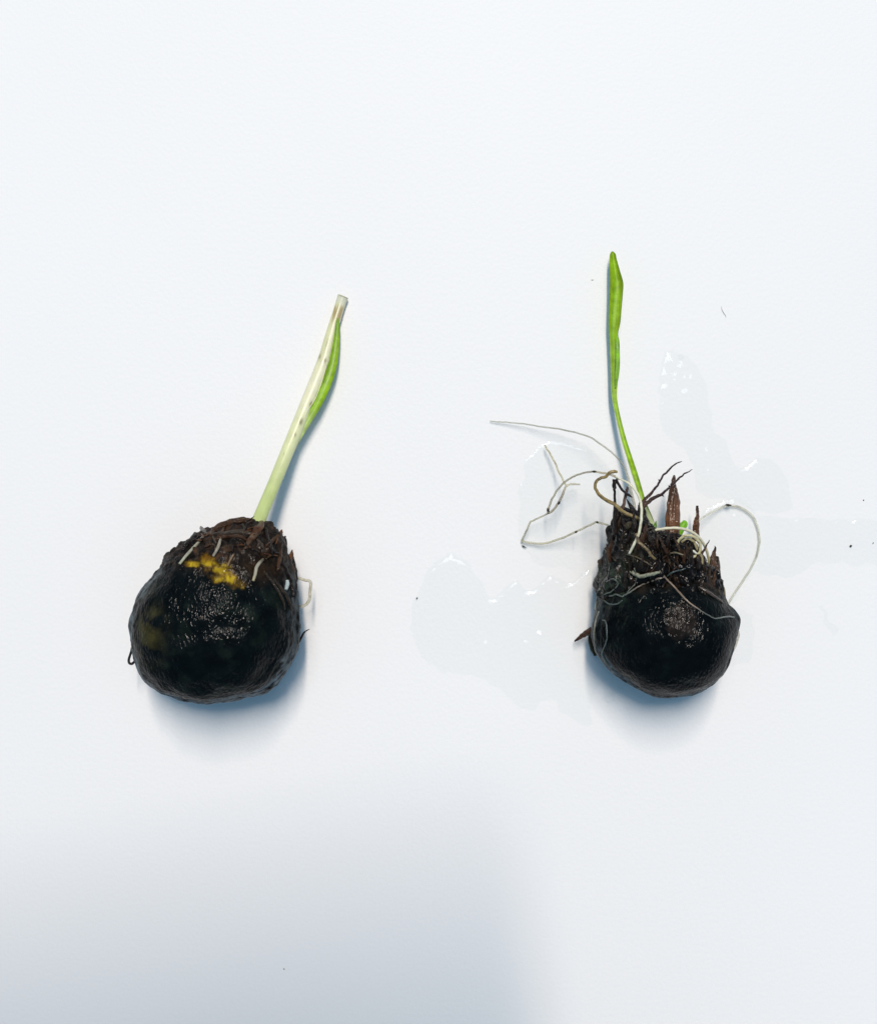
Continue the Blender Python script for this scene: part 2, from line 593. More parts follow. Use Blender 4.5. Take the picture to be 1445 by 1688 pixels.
def col_stem(v, u):
    c = mix((0.46, 0.54, 0.22), (0.66, 0.68, 0.40), smooth(0.12, 0.42, v))
    c = mix(c, (0.72, 0.70, 0.50), smooth(0.4, 0.62, v))
    c = mix(c, (0.55, 0.57, 0.28), 0.55 * smooth(0.62, 0.8, v) * smooth(0.3, -0.5, u))
    wv = 0.03 * noise.noise(Vector((u * 6, v * 14, 2)))
    band = smooth(0.872, 0.915, v + 0.012 * u + wv) * smooth(0.978, 0.950, v + wv)
    c = mix(c, (0.36, 0.27, 0.11), 0.85 * band * smooth(0.08, 0.2, abs(u - 0.05)) * smooth(0.98, 0.75, abs(u)))
    c = mix(c, (0.60, 0.60, 0.46), smooth(0.955, 0.985, v))
    # bruises
    for (vv, uu, sv, su, k) in ((0.475, 0.30, 0.013, 0.22, 1.0), (0.555, 0.62, 0.013, 0.2, 0.9), (0.735, 0.25, 0.009, 0.2, 0.8), (0.745, -0.75, 0.012, 0.2, 0.7), (0.42, 0.25, 0.007, 0.14, 0.8), (0.40, -0.1, 0.005, 0.12, 0.7), (0.33, -0.3, 0.004, 0.1, 0.5), (0.80, -0.2, 0.02, 0.1, 0.4)):
        c = mix(c, (0.13, 0.10, 0.025), k * math.exp(-((v - vv) / sv) ** 2 - ((u - uu) / su) ** 2))
    return c


shoot_l = tube('shoot', stem_pts, M_STEM, left, col_stem, flat=0.85, sides=28, n=12, lump=0.015, seed=2, open_end=True)
# the cut, hollow end: an inner tube that folds back into the stem
tube('cut_end', [(565.1, 488.8, 1.15, 9.3), (563.6, 492.5, 1.2, 7.6), (560.5, 500, 1.3, 6.6), (556, 512, 1.6, 4.0)], M_STEM, shoot_l, plain((0.42, 0.42, 0.30), 0.2), flat=0.8, sides=28, n=5, lump=0.03)
tube('leaf_blade', [(480.0, 752, 4.9, 1.72), (488.4, 730, 4.5, 3.78), (499.4, 708, 4.2, 5.5), (509.4, 690, 4.0, 6.54), (520.4, 670, 3.8, 7.57), (531.9, 646, 3.5, 8.43), (541.9, 622, 3.2, 8.08), (548.9, 598, 2.9, 7.4), (552.9, 574, 2.7, 6.02), (555.4, 552, 2.5, 4.64), (556.4, 534, 2.4, 3.27), (556.6999999999999, 524, 2.3, 1.03)],
     M_LEAF, shoot_l, lambda v, u: mix(mix((0.44, 0.54, 0.20), (0.235, 0.41, 0.005), smooth(0.10, 0.42, v)), (0.11, 0.25, 0.005), 0.7 * smooth(0.8, 1.0, v) + 0.25 * smooth(0.2, -0.7, u)), flat=0.55, sides=24, n=9, lump=0.05, seed=4)
# pale split edge of the sheath beside the leaf
tube('sheath_edge', [(497, 700, 4.800000000000001, 0.65), (508, 676, 4.4, 0.91), (522, 652, 3.9, 0.98), (533, 620, 3.4, 0.98), (540, 592, 3.0, 0.91), (547, 562, 2.6, 0.78), (552, 536, 2.1999999999999997, 0.59)], M_STEM, shoot_l, plain((0.62, 0.63, 0.38), 0.1), flat=0.7, sides=8, n=6)

# --- husk scales and fibres round the crown
husks_l = [
    ([(346, 884, 3), (358, 873, 6), (374, 865, 7), (395, 859, 7), (414, 860, 5)], BROWN, 0.5),
    ([(430, 862, 5), (427, 870, 7), (419, 880, 6), (412, 890, 3)], RUST, 0.5),
    ([(428, 877, 4), (419, 884, 5.5), (410, 894, 5), (402, 905, 2)], (0.12, 0.07, 0.04), 0.5),
    ([(348, 882, 3), (368, 881, 4.5), (391, 878, 5), (419, 881, 3)], GREYBR, 0.6),
    ([(352, 890, 2), (372, 885, 3.5), (395, 886, 3.5), (408, 893, 2)], BROWN, 0.6),
    ([(370, 868, 2), (366, 878, 3), (358, 888, 2)], BROWN, 0.6),
    ([(400, 864, 2), (402, 874, 2.2), (401, 884, 1.5)], GREYBR, 0.7),
    ([(462, 903, 2), (460, 915, 4), (458, 930, 4), (456, 942, 2)], BROWN, 0.5),
    ([(440, 900, 3), (450, 890, 4), (460, 882, 3)], BROWN, 0.6),
    ([(436, 872, 3), (440, 886, 4), (446, 902, 3.5), (448, 918, 2)], DARK, 0.6),
    ([(424, 890, 2), (431, 900, 3), (436, 912, 2.5)], GREYBR, 0.6),
    ([(330, 870, 3), (336, 876, 5), (341, 884, 4)], GREYBR, 0.4),
    ([(322, 880, 3), (312, 894, 4), (300, 906, 3)], DARK, 0.5),
    ([(449, 955, 2), (462, 970, 3), (474, 990, 3), (480, 1008, 2)], (0.05, 0.038, 0.028), 0.5),
    ([(436, 945, 2), (450, 962, 2.5), (462, 985, 2.5), (468, 1006, 1.5)], (0.045, 0.034, 0.024), 0.5),
    ([(466, 930, 2), (472, 945, 3.5), (478, 962, 4), (482, 985, 3)], DARK, 0.6),
]
for i, (pts, c, fl) in enumerate(husks_l):
    tube('husk_scale', on_body(BL, [(x, y, r * 0.9) for x, y, r in pts], 0.18), M_HUSK, left, plain(tuple(k * 0.7 for k in c), 0.5, i), flat=fl, sides=10, n=6, lump=0.35, wob=1.5, seed=i * 1.3, worldpts=True)
# spikes standing out past the right-hand outline
for i, (pts, c) in enumerate([
        ([(462, 924, 13, 4), (458, 905, 13.5, 5.5), (458, 890, 13, 6), (462, 880, 12, 4), (464.5, 873, 11.5, 1)], RUST),
        ([(468, 910, 9, 5), (468, 896, 9, 4.5), (470, 884, 8.5, 1.5)], DARK),
        ([(479, 985, 11, 3), (481, 955, 12, 5), (474, 934, 12, 4.5), (478, 920, 11, 4.5), (482, 906, 10.5, 0.8)], RUST),
        ([(484, 965, 10, 5), (485, 945, 10, 5), (483, 925, 9.5, 3), (482, 912, 9, 1)], DARK),
        ([(486, 1000, 9, 4), (488, 975, 9, 4), (486, 955, 9.5, 2)], BROWN),
        ([(448, 884, 11, 3), (453, 878, 11, 3), (457, 872, 10.5, 0.8)], DARK)]):
    tube('husk_spike', pts, M_HUSK, left, plain(c, 0.45, i + 40), flat=0.6, sides=10, n=6, lump=0.3, wob=1.2, seed=i * 2.1 + 11)
# fine dead fibres over the crown
rnd = random.Random(3)
for i in range(34):
    x = rnd.uniform(318, 462); y = rnd.uniform(866, 912) + max(0, (x - 420)) * 0.25
    a = rnd.uniform(0, math.pi); l = rnd.uniform(8, 22)
    pts = [(x + math.cos(a) * l * t + rnd.uniform(-2, 2), y + math.sin(a) * l * t * 0.7 + rnd.uniform(-2, 2), rnd.uniform(0.7, 1.8), rnd.uniform(0.0, 0.7)) for t in (-0.5, 0, 0.5)]
    if any(surf(BL, p[0], p[1]) is None for p in pts):
        continue
    tube('fibre', on_body(BL, pts), M_HUSK, left, plain(rnd.choice([BROWN, GREYBR, DARK, DARK, RUST]), 0.4, i), flat=0.7, sides=6, n=4, lump=0.2, wob=0.8, seed=i, worldpts=True)
# pale root stubs on the shoulder
tube('root_stub', on_body(BL, [(337, 886, 2.6), (324, 900, 2.7), (310, 915, 2.7), (297, 931, 2.2)], 0.35), M_ROOT, left, plain((0.30, 0.29, 0.22), 0.3, 1, root=(0.12, 0.09, 0.06), tip=(0.34, 0.36, 0.27)), sides=10, worldpts=True, lump=0.15)
tube('root_stub', on_body(BL, [(365, 892, 2.4), (360, 904, 2.8), (352, 918, 2.3)], 0.35), M_ROOT, left, plain((0.24, 0.21, 0.16), 0.3, 2), sides=10, worldpts=True, lump=0.15)
tube('root_stub', on_body(BL, [(431, 922, 2.6), (424, 934, 3.0), (419, 946, 2.9), (416, 958, 2.3)], 0.35), M_ROOT, left, plain((0.30, 0.285, 0.22), 0.3, 3, root=(0.07, 0.05, 0.03), tip=(0.36, 0.32, 0.2)), sides=10, worldpts=True, lump=0.15)
tube('root_stub', on_body(BL, [(468, 957, 2.5), (468, 964, 3.6), (467, 973, 2.5)], 0.6), M_ROOT, left, plain((0.36, 0.42, 0.42), 0.15, 4), sides=10, worldpts=True, lump=0.1)
tube('root_stub', on_body(BL, [(386, 914, 1.6), (379, 925, 2.0), (375, 934, 1.4)], 0.2), M_ROOT, left, plain((0.16, 0.10, 0.05), 0.3, 5), sides=8, worldpts=True, lump=0.15)
# bent root at the right flank, dark hairs, black curl at the left
tube('bent_root', [(482, 953, 9, 2.6), (491, 953, 9, 2.6), (501, 956, 8.5, 2.5), (509.5, 957.5, 8.2, 2.6), (512, 963, 8, 2.7), (511, 976, 7.8, 2.6), (510, 988, 7.5, 2.7), (505, 996, 7.2, 2.6), (497, 1000, 7, 2.6), (489, 1002, 7, 2.4)], M_CLEAR, left, specky((0.60, 0.56, 0.42), (0.32, 0.25, 0.12), 1, 0.25), sides=12, lump=0.14, n=6)
tube('dark_hair', [(490, 1062, 7, 2.6), (496, 1052, 7, 2.0), (501, 1043, 7, 1.5), (510, 1037, 6.5, 0.5)], M_HUSK, left, plain(DARK), sides=8, lump=0.1)
tube('dark_hair', [(404, 862, 15, 1.3), (411, 857, 15, 1.4), (419, 851, 15, 0.4)], M_HUSK, left, plain(DARK), sides=8, lump=0.1)
tube('dark_curl', [(226, 1066, 9, 2.6), (219, 1066, 9, 2.4), (216, 1076, 8.5, 2.2), (212.5, 1086, 8, 2.2), (213, 1093, 8, 2.2), (218, 1094, 8, 2.2), (223, 1089, 8, 2.2), (227, 1086, 8.5, 2.5)], M_HUSK, left, plain((0.010, 0.010, 0.010)), sides=10, lump=0.15)
tube('skin_flake', [(219, 1062, 9, 1), (219, 1071, 9, 3.5), (226, 1081, 8.6, 2)], M_HUSK, left, plain((0.008, 0.009, 0.009)), sides=10, lump=0.3, flat=0.6)

# ================================================================== right corm
RB = W(1097, 1040, 0)
right = empty('sprouted_corm', RB)
tag(right, 'smaller black corm with tangled roots, brown spikes and green leaf', 'corm', 'sprouted corms on the table')
out_r = [(1000, 955), (986, 990), (978, 1028), (981, 1072), (1002, 1100), (1040, 1129), (1068, 1141), (1094, 1147), (1120, 1144), (1143, 1137), (1179, 1114), (1200, 1078), (1209, 1040), (1212, 1020),
         (1194, 993), (1183, 962), (1165, 940), (1130, 925), (1090, 922), (1040, 930)]


def disp_r(p, x, y, ph):
    q = p * 1000 + Vector((50, 20, 0))
    crown = smooth(1000, 950, y)
    d = 0.45 * fbm(q * 0.15, 2) + 0.05 * fbm(q * 0.6, 2) + crown * 0.7 * fbm(q * 0.6, 4)
    fk = smooth(0.95, 1.4, ph) * (1 - crown)
    w = Vector((q.x * 0.5, q.y * 0.5, q.z * 1.6))
    d += fk * (0.18 * fbm(w * 0.55, 3) - 0.07 * abs(noise.noise(w * 1.7)))
    d += 0.30 * smooth(0.09, 0.0, abs(ph - 1.38 - 0.10 * noise.noise(q * 0.12))) * (1 - crown)
    return d


def col_r(p, x, y, ph):
    q = p * 1000 + Vector((50, 20, 0))
    g = fbm(q * 0.33, 4)
    c = mix((0.0012, 0.0022, 0.0028), (0.003, 0.006, 0.006), smooth(0.0, 0.8, g))
    film = smooth(1.20, 1.38, ph + 0.14 * fbm(q * 0.3, 3)) * smooth(-0.45, 0.25, fbm(Vector((q.x * 0.6, q.y * 0.6, q.z * 1.8)), 4)) * (0.3 + 0.7 * smooth(1060, 1110, y))  # paler blue-grey towards the rim, strongest at the near side
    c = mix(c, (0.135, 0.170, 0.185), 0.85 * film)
    mos = math.exp(-(((x - 1010) / 24) ** 2 + ((y - 968) / 30) ** 2))
    c = mix(c, (0.022, 0.036, 0.024), mos * smooth(-0.3, 0.4, fbm(q * 0.9, 4)))
    # lamp reflection on top, painted in as a faint brownish patch
    glint = smooth(1.2, 0.7, math.hypot((x - 1122) / 26, (y - 1022) / 30) + 0.35 * fbm(q * 0.7, 3))
    c = mix(c, (0.016, 0.0115, 0.0095), 0.8 * glint)
    cr = smooth(985, 940, y + 10 * fbm(q * 0.5, 3) - 0.22 * max(0, x - 1120))
    c = mix(c, mix((0.008, 0.007, 0.006), (0.032, 0.020, 0.012), smooth(0.0, 0.7, g)), cr)
    return c


corm_r, bvh_r = blob('corm', right, (1108, 1046), out_r, 10.6, 11.6, 10.4, M_SKIN, disp_r, col_r, NT=400, NP=180)

out_c = [(986, 985), (988, 950), (1003, 915), (1010, 885), (1010, 862), (1015, 846), (1030, 842), (1048, 846), (1062, 852), (1072, 870), (1088, 882), (1112, 893), (1140, 902), (1160, 922),
         (1178, 948), (1190, 985), (1150, 1000), (1095, 985), (1040, 990)]


def disp_c(p, x, y, ph):
    q = p * 1000 + Vector((10, 70, 0))
    r = Vector((q.x * 1.0 + q.y * 0.12, q.y * 0.30, q.z * 0.7))
    return 1.2 * fbm(q * 0.25, 2) + 1.0 * fbm(r * 0.75, 4) - 0.5 * abs(noise.noise(r * 1.7))


def col_c(p, x, y, ph):
    q = p * 1000 + Vector((10, 70, 0))
    g = fbm(q * 0.7, 4)
    c = mix((0.004, 0.0032, 0.003), (0.030, 0.016, 0.008), smooth(0.1, 0.9, g))
    mos = math.exp(-(((x - 1008) / 24) ** 2 + ((y - 955) / 32) ** 2))
    c = mix(c, (0.026, 0.040, 0.026), 0.9 * mos * smooth(-0.3, 0.4, fbm(q * 0.9, 3)))
    ol = math.exp(-(((x - 1046) / 16) ** 2 + ((y - 905) / 22) ** 2))
    return mix(c, (0.032, 0.027, 0.010), 0.6 * ol)


crown_r, bvh_c = blob('root_crown', right, (1085, 925), out_c, 10.5, 8.8, 9.5, M_CROWN, disp_c, col_c, NT=320, NP=140, expo=0.8)
BR = [bvh_r, bvh_c]


# --- leaf: a cupped blade with a rolled left edge
def leaf_r():
    rows = [  # (left px, right px, py, z mm)
        (1073.5, 1082, 884, 5.52), (1068, 1080, 868, 5.98), (1062, 1075, 852, 6.90), (1057, 1069, 838, 7.54), (1053, 1063.5, 824, 7.91), (1049.5, 1059, 808.6, 7.91), (1040.5, 1051, 781.4, 7.54), (1032.3, 1041.8, 754, 5.38), (1024, 1033, 727, 4.70), (1017.3, 1025.4, 699.6, 4.11),
        (1011, 1019.2, 672.4, 3.51), (1007.6, 1016.5, 653, 3.26), (1006.2, 1017.5, 631.5, 3.09), (1005.6, 1020, 607, 3.00), (1005, 1021, 585, 3.00), (1004.2, 1020.6, 563.4, 3.00), (1003.6, 1018.4, 549.8, 3.00), (1003, 1022.2, 531, 3.00),
        (1003.5, 1024, 509, 3.00), (1004.4, 1026.2, 484.5, 3.00), (1004.9, 1026.8, 465.4, 2.92), (1004.5, 1021.5, 446.3, 2.83), (1004.2, 1016.2, 427.3, 2.66), (1005, 1014.5, 419, 2.58), (1007.5, 1010.5, 414.2, 2.49)]
    S = spline(rows, 6)
    A = 15
    verts, cols, uvs, faces = [], [], [], []
    n = len(S)
    th = 0.10
    for i, (xl, xr, y, z) in enumerate(S):
        v = i / (n - 1)
        w = (xr - xl)
        cup = 0.020 * w * (1 + 0.5 * math.sin(v * 9))
        for layer in (1, -1):
            for k in range(A):
                t = k / (A - 1)
                x = xl + w * t
                tt = 2 * t - 1
                dz = cup * (tt * tt) * 2.2 - 0.06 * math.exp(-((t - 0.28) / 0.07) ** 2)
                dz += 0.35 * math.exp(-((t - 0.04) / 0.09) ** 2) * smooth(0.75, 0.4, v)     # rolled margin
                dz += 0.20 * math.sin(t * 7 + v * 14) * smooth(0.45, 0.7, v) * 0.5
                edge = 0.25 + 0.75 * min(1, 4 * min(t, 1 - t))
                zz = z + dz + layer * th * 0.5 * edge * (1.8 if v < 0.35 else 1.0)
                verts.append(W(x, y, zz))
                base = mix((0.33, 0.47, 0.13), (0.225, 0.395, 0.010), smooth(0.02, 0.30, v))
                base = mix(base, (0.55, 0.62, 0.32), smooth(0.16, 0.02, v))
                mg = math.exp(-((t - 0.05) / 0.10) ** 2) * smooth(0.72, 0.5, v)
                base = mix(base, (0.50, 0.62, 0.25), 0.75 * mg)
                mg2 = math.exp(-((t - 0.98) / 0.07) ** 2) * smooth(0.5, 0.3, v)
                base = mix(base, (0.45, 0.58, 0.25), 0.6 * mg2)
                mid = math.exp(-((t - (0.30 + 0.1 * v)) / 0.05) ** 2) * smooth(0.35, 0.5, v)
                base = mix(base, (0.10, 0.31, 0.006), 0.7 * mid)
                dk = math.exp(-((t - 0.98) / 0.05) ** 2) * smooth(0.5, 0.6, v) + smooth(0.985, 1.0, v)
                base = mix(base, (0.035, 0.12, 0.01), min(1, 0.75 * dk))
                cols.append(base)
                uvs.append((t, v * 3))
    row = 2 * A
    for i in range(n - 1):
        for k in range(A - 1):
            a, b = i * row + k, (i + 1) * row + k
            faces.append((a, a + 1, b + 1, b))
            a += A; b += A
            faces.append((a + 1, a, b, b + 1))
        for k0, flip in ((0, True), (A - 1, False)):
            a, b, c, d = i * row + k0, i * row + A + k0, (i + 1) * row + A + k0, (i + 1) * row + k0
            faces.append((a, d, c, b) if flip is False else (a, b, c, d))
    for i in (0, n - 1):
        for k in range(A - 1):
            a = i * row + k
            faces.append((a, a + A, a + A + 1, a + 1) if i == 0 else (a, a + 1, a + A + 1, a + A))
    return make('leaf_blade', verts, faces, M_LEAF, right, cols, uvs)


leaf_r()
# the second fold of the blade, overlapping in front
tube('leaf_fold', [(1014, 640, 3.4, 1.2), (1016, 622, 3.5, 3.2), (1017.5, 600, 3.5, 3.8), (1017.6, 578, 3.5, 3.4), (1017, 562, 3.4, 2.6), (1016.5, 550, 3.4, 0.8)], M_LEAF, right, plain((0.16, 0.36, 0.005), 0.1), flat=0.30, sides=14, n=7, lump=0.03)
# sheath at the leaf's foot
tube('leaf_sheath', [(1080, 892, 5.5, 6), (1076, 876, 6.6, 7.2), (1070, 860, 7.2, 6.6), (1064, 844, 7.8, 5.2), (1061, 834, 8.2, 2.8)], M_STEM, right, plain((0.52, 0.60, 0.34), 0.12, 2), flat=0.6, sides=16, n=7, lump=0.05)
# green bud tips behind the big spike
tube('green_bud', [(1118, 884, 6, 5), (1122, 872, 6.5, 6), (1127, 864, 6.5, 6.2), (1128, 858.5, 6.3, 3)], M_LEAF, right, plain((0.16, 0.42, 0.012), 0.1), flat=0.8, sides=16, n=6, lump=0.03)
tube('green_bud', [(1076, 876, 7.5, 3.5), (1079, 868, 7.5, 3.2), (1081, 859, 7.2, 0.7)], M_LEAF, right, plain((0.10, 0.24, 0.02), 0.2, root=(0.04, 0.10, 0.02)), flat=0.5, sides=12, n=5, lump=0.1)
tube('pale_bud', [(1092, 900, 8.5, 8), (1092, 885, 8.8, 8), (1093, 876, 8.2, 5)], M_STEM, right, plain((0.40, 0.36, 0.24), 0.2), flat=0.7, sides=14, n=5, lump=0.1)

# --- brown spikes (dead scale leaves)
spikes_r = [
    ([(1107, 912, 11, 11), (1107, 895, 11.5, 11.5), (1108, 862, 11.5, 11.4), (1109, 838, 11, 10.6), (1109.5, 818, 10.6, 8.6), (1109, 803, 10.3, 5.6), (1109.3, 796, 10.2, 3.4), (1110.3, 789, 10, 3.0), (1110.6, 783, 9.9, 1.0)], (0.105, 0.046, 0.020), 0.7, 9, 0.10),
    ([(1146, 892, 7, 6), (1146.5, 876, 7, 5.4), (1147, 862, 7, 5.0), (1149, 850, 7, 2.8), (1149, 840, 7, 2.6), (1148.5, 834, 7, 2.0)], RUST, 0.6, 5, 0.05),
    ([(1172, 950, 9, 6.5), (1173, 932, 9, 6.0), (1175, 918, 8.8, 4.4), (1178, 906, 8.5, 2.2), (1178.5, 900, 8.4, 0.6)], BROWN, 0.6, 5, 0.05),
    ([(1181, 962, 8.5, 6.5), (1182, 940, 8.6, 5.0), (1182, 926, 8.5, 4.0), (1181.5, 916, 8.4, 1.5)], (0.05, 0.026, 0.016), 0.55, 5, 0.05),
    ([(1014, 880, 15, 5.0), (1013, 855, 16, 3.6), (1013, 830, 16.5, 2.4), (1012.5, 808, 17, 2.2), (1012, 803, 17, 3.4), (1012, 790, 17, 3.0)], DARK, 0.8, 0, 0),
    ([(1026, 839, 15.5, 3), (1029, 824, 15.5, 2.6), (1033, 808, 15.2, 2.4), (1034, 802, 15, 1.5)], (0.09, 0.055, 0.045), 0.7, 0, 0),
    ([(1052, 858, 14.5, 7), (1046, 848, 15, 5.5), (1040, 836, 15, 3.4), (1035, 827, 14.8, 1.5), (1032, 823, 14.7, 0.5)], DARK, 0.6, 4, 0.06),
    ([(1062, 862, 14, 8), (1058, 848, 14, 7), (1056, 836, 14, 5), (1055, 828, 13.8, 2)], DARK, 0.6, 4, 0.06),
    ([(980, 1036, 5, 5), (970, 1042, 4.2, 5.2), (960, 1048, 3.4, 3.8), (951, 1054, 2.8, 2.2), (946, 1058, 2.6, 0.8)], BROWN, 0.6, 5, 0.08),
    ([(1000, 960, 10, 4), (1003, 935, 11, 4.5), (1008, 912, 11.5, 4), (1011, 890, 12, 2)], (0.06, 0.040, 0.022), 0.5, 4, 0.06),
    ([(1186, 1000, 8, 4), (1190, 985, 8, 5.5), (1188, 968, 8, 5), (1185, 953, 8, 2)], (0.16, 0.12, 0.05), 0.5, 4, 0.06),
    ([(1193, 988, 7, 2), (1190, 970, 7.2, 2.4), (1187, 953, 7.2, 0.6)], DARK, 0.6, 0, 0),
    ([(1010, 872, 13, 4), (1012, 860, 13.5, 5), (1018, 848, 13.5, 4), (1015, 838, 13.5, 1.5)], DARK, 0.6, 4, 0.06),
    ([(1124, 915, 12.5, 3), (1131, 902, 13.5, 7), (1137, 894, 13.2, 6), (1140, 888, 12.8, 2)], (0.035, 0.02, 0.012), 0.6, 4, 0.06),
    ([(1213, 1024, 9.5, 3), (1209, 1018, 9.8, 5), (1200, 1008, 10.5, 5), (1190, 1000, 11, 3)], (0.012, 0.012, 0.012), 0.4, 0, 0),
    ([(1211, 1036, 8.5, 2), (1211, 1027, 8.8, 4), (1212, 1018, 9.2, 2)], (0.012, 0.012, 0.012), 0.5, 0, 0),
    ([(982, 1080, 2.5, 4), (976, 1068, 2.5, 4), (972, 1052, 2.5, 3), (973, 1040, 3, 1)], (0.05, 0.04, 0.018), 0.5, 0, 0),
]
for i, (pts, c, fl, rg, ra) in enumerate(spikes_r):
    tube('husk_spike', pts, M_SPIKE if i < 4 else M_HUSK, right, plain(c, 0.45, i, tip=tuple(x * 0.45 for x in c)), flat=fl, sides=40 if rg else 12, n=8, lump=0.16, ridges=rg, ridge=ra, wob=1.0, seed=i * 1.7)
rnd = random.Random(23)
for i, (x, y, z) in enumerate([(1020, 862, 14), (1030, 868, 15), (1046, 866, 15.5), (1064, 878, 14.5), (1072, 892, 14), (1083, 896, 14), (1094, 902, 14.5), (1119, 906, 14), (1128, 916, 14.5), (1140, 920, 14), (1150, 926, 13.5),
                               (1160, 934, 12.5), (1168, 946, 12), (1008, 900, 12), (1004, 918, 11), (1100, 892, 13), (1155, 915, 12.5), (1038, 884, 16), (1056, 892, 16), (1176, 958, 11)]):
    l = rnd.uniform(20, 42); a = rnd.gauss(0, 0.25) + (x - 1085) * 0.0025; r = rnd.uniform(2.2, 4.4)
    c = rnd.choice([DARK, DARK, (0.03, 0.016, 0.008), (0.045, 0.02, 0.009)])
    base = surf([bvh_c], x, y + 8, 0.2) or W(x, y + 8, z)
    zb = base.z / MM
    tube('husk_spike', [(x - math.sin(a) * l * 0.4, y + math.cos(a) * l * 0.4, zb - 0.2, r * 0.8), (x, y, zb + 0.2, r), (x + math.sin(a) * l * 0.4, y - math.cos(a) * l * 0.4, zb, r * 0.6), (x + math.sin(a) * l * 0.7, y - math.cos(a) * l * 0.7, zb - 0.3, 0.5)],
         M_HUSK, right, plain(c, 0.45, i + 60, tip=tuple(q * 0.6 for q in c)), flat=0.55, sides=20, n=6, lump=0.25, ridges=5, ridge=0.07, wob=1.2, seed=i * 3.3 + 5)
# two dark twigs
for i, pts in enumerate([
        [(1056, 834, 13.5, 3.2), (1064, 822, 13.6, 2.8), (1074, 812, 13.6, 2.2), (1084, 799, 13.4, 1.9), (1090, 788, 13.2, 1.7), (1100, 777, 13, 1.7), (1106, 771, 12.8, 1.5), (1115, 764, 12.4, 1.2), (1123, 760, 12, 0.6)],
        [(1056, 838, 14, 4.5), (1066, 829, 14.2, 3.6), (1078, 821, 14.4, 3.0), (1090, 815, 14.4, 2.3), (1100, 806, 14.4, 1.9), (1111, 796, 14.4, 1.7), (1120, 787, 14.2, 1.5), (1130, 780, 14, 1.2), (1141, 774, 13.6, 0.5)]]):
    tw = tube('dark_twig', pts, M_HUSK, right, plain((0.030, 0.014, 0.016), 0.35, i, root=(0.07, 0.04, 0.028)), sides=10, n=6, lump=0.28, wob=1.4, seed=i * 5 + 0.4)
    for (x, y, a) in ([(1100, 776, 0.5), (1087, 793, 2.2)], [(1116, 791, 0.3), (1091, 816, -0.8), (1103, 803, 1.9)])[i]:
        z = 13 if i == 0 else 14.4
        tube('twig_knob', [(x, y, z, 1.8), (x + 2.5 * math.cos(a), y - 2.5 * math.sin(a), z + 0.1, 1.0), (x + 4 * math.cos(a), y - 4 * math.sin(a), z + 0.1, 0.3)], M_HUSK, tw, plain((0.022, 0.011, 0.012)), sides=7, n=3)
# dark arch between the left spikes
tube('dark_twig', [(1014, 790, 17, 3.0), (1018, 796, 17, 2.4), (1024, 806, 16.8, 2.2), (1031, 813, 16.6, 2.0), (1036, 816, 16.4, 2.2), (1042, 820, 16.2, 0.5)], M_HUSK, right, plain((0.022, 0.013, 0.015), 0.3), sides=9, n=5, lump=0.2)

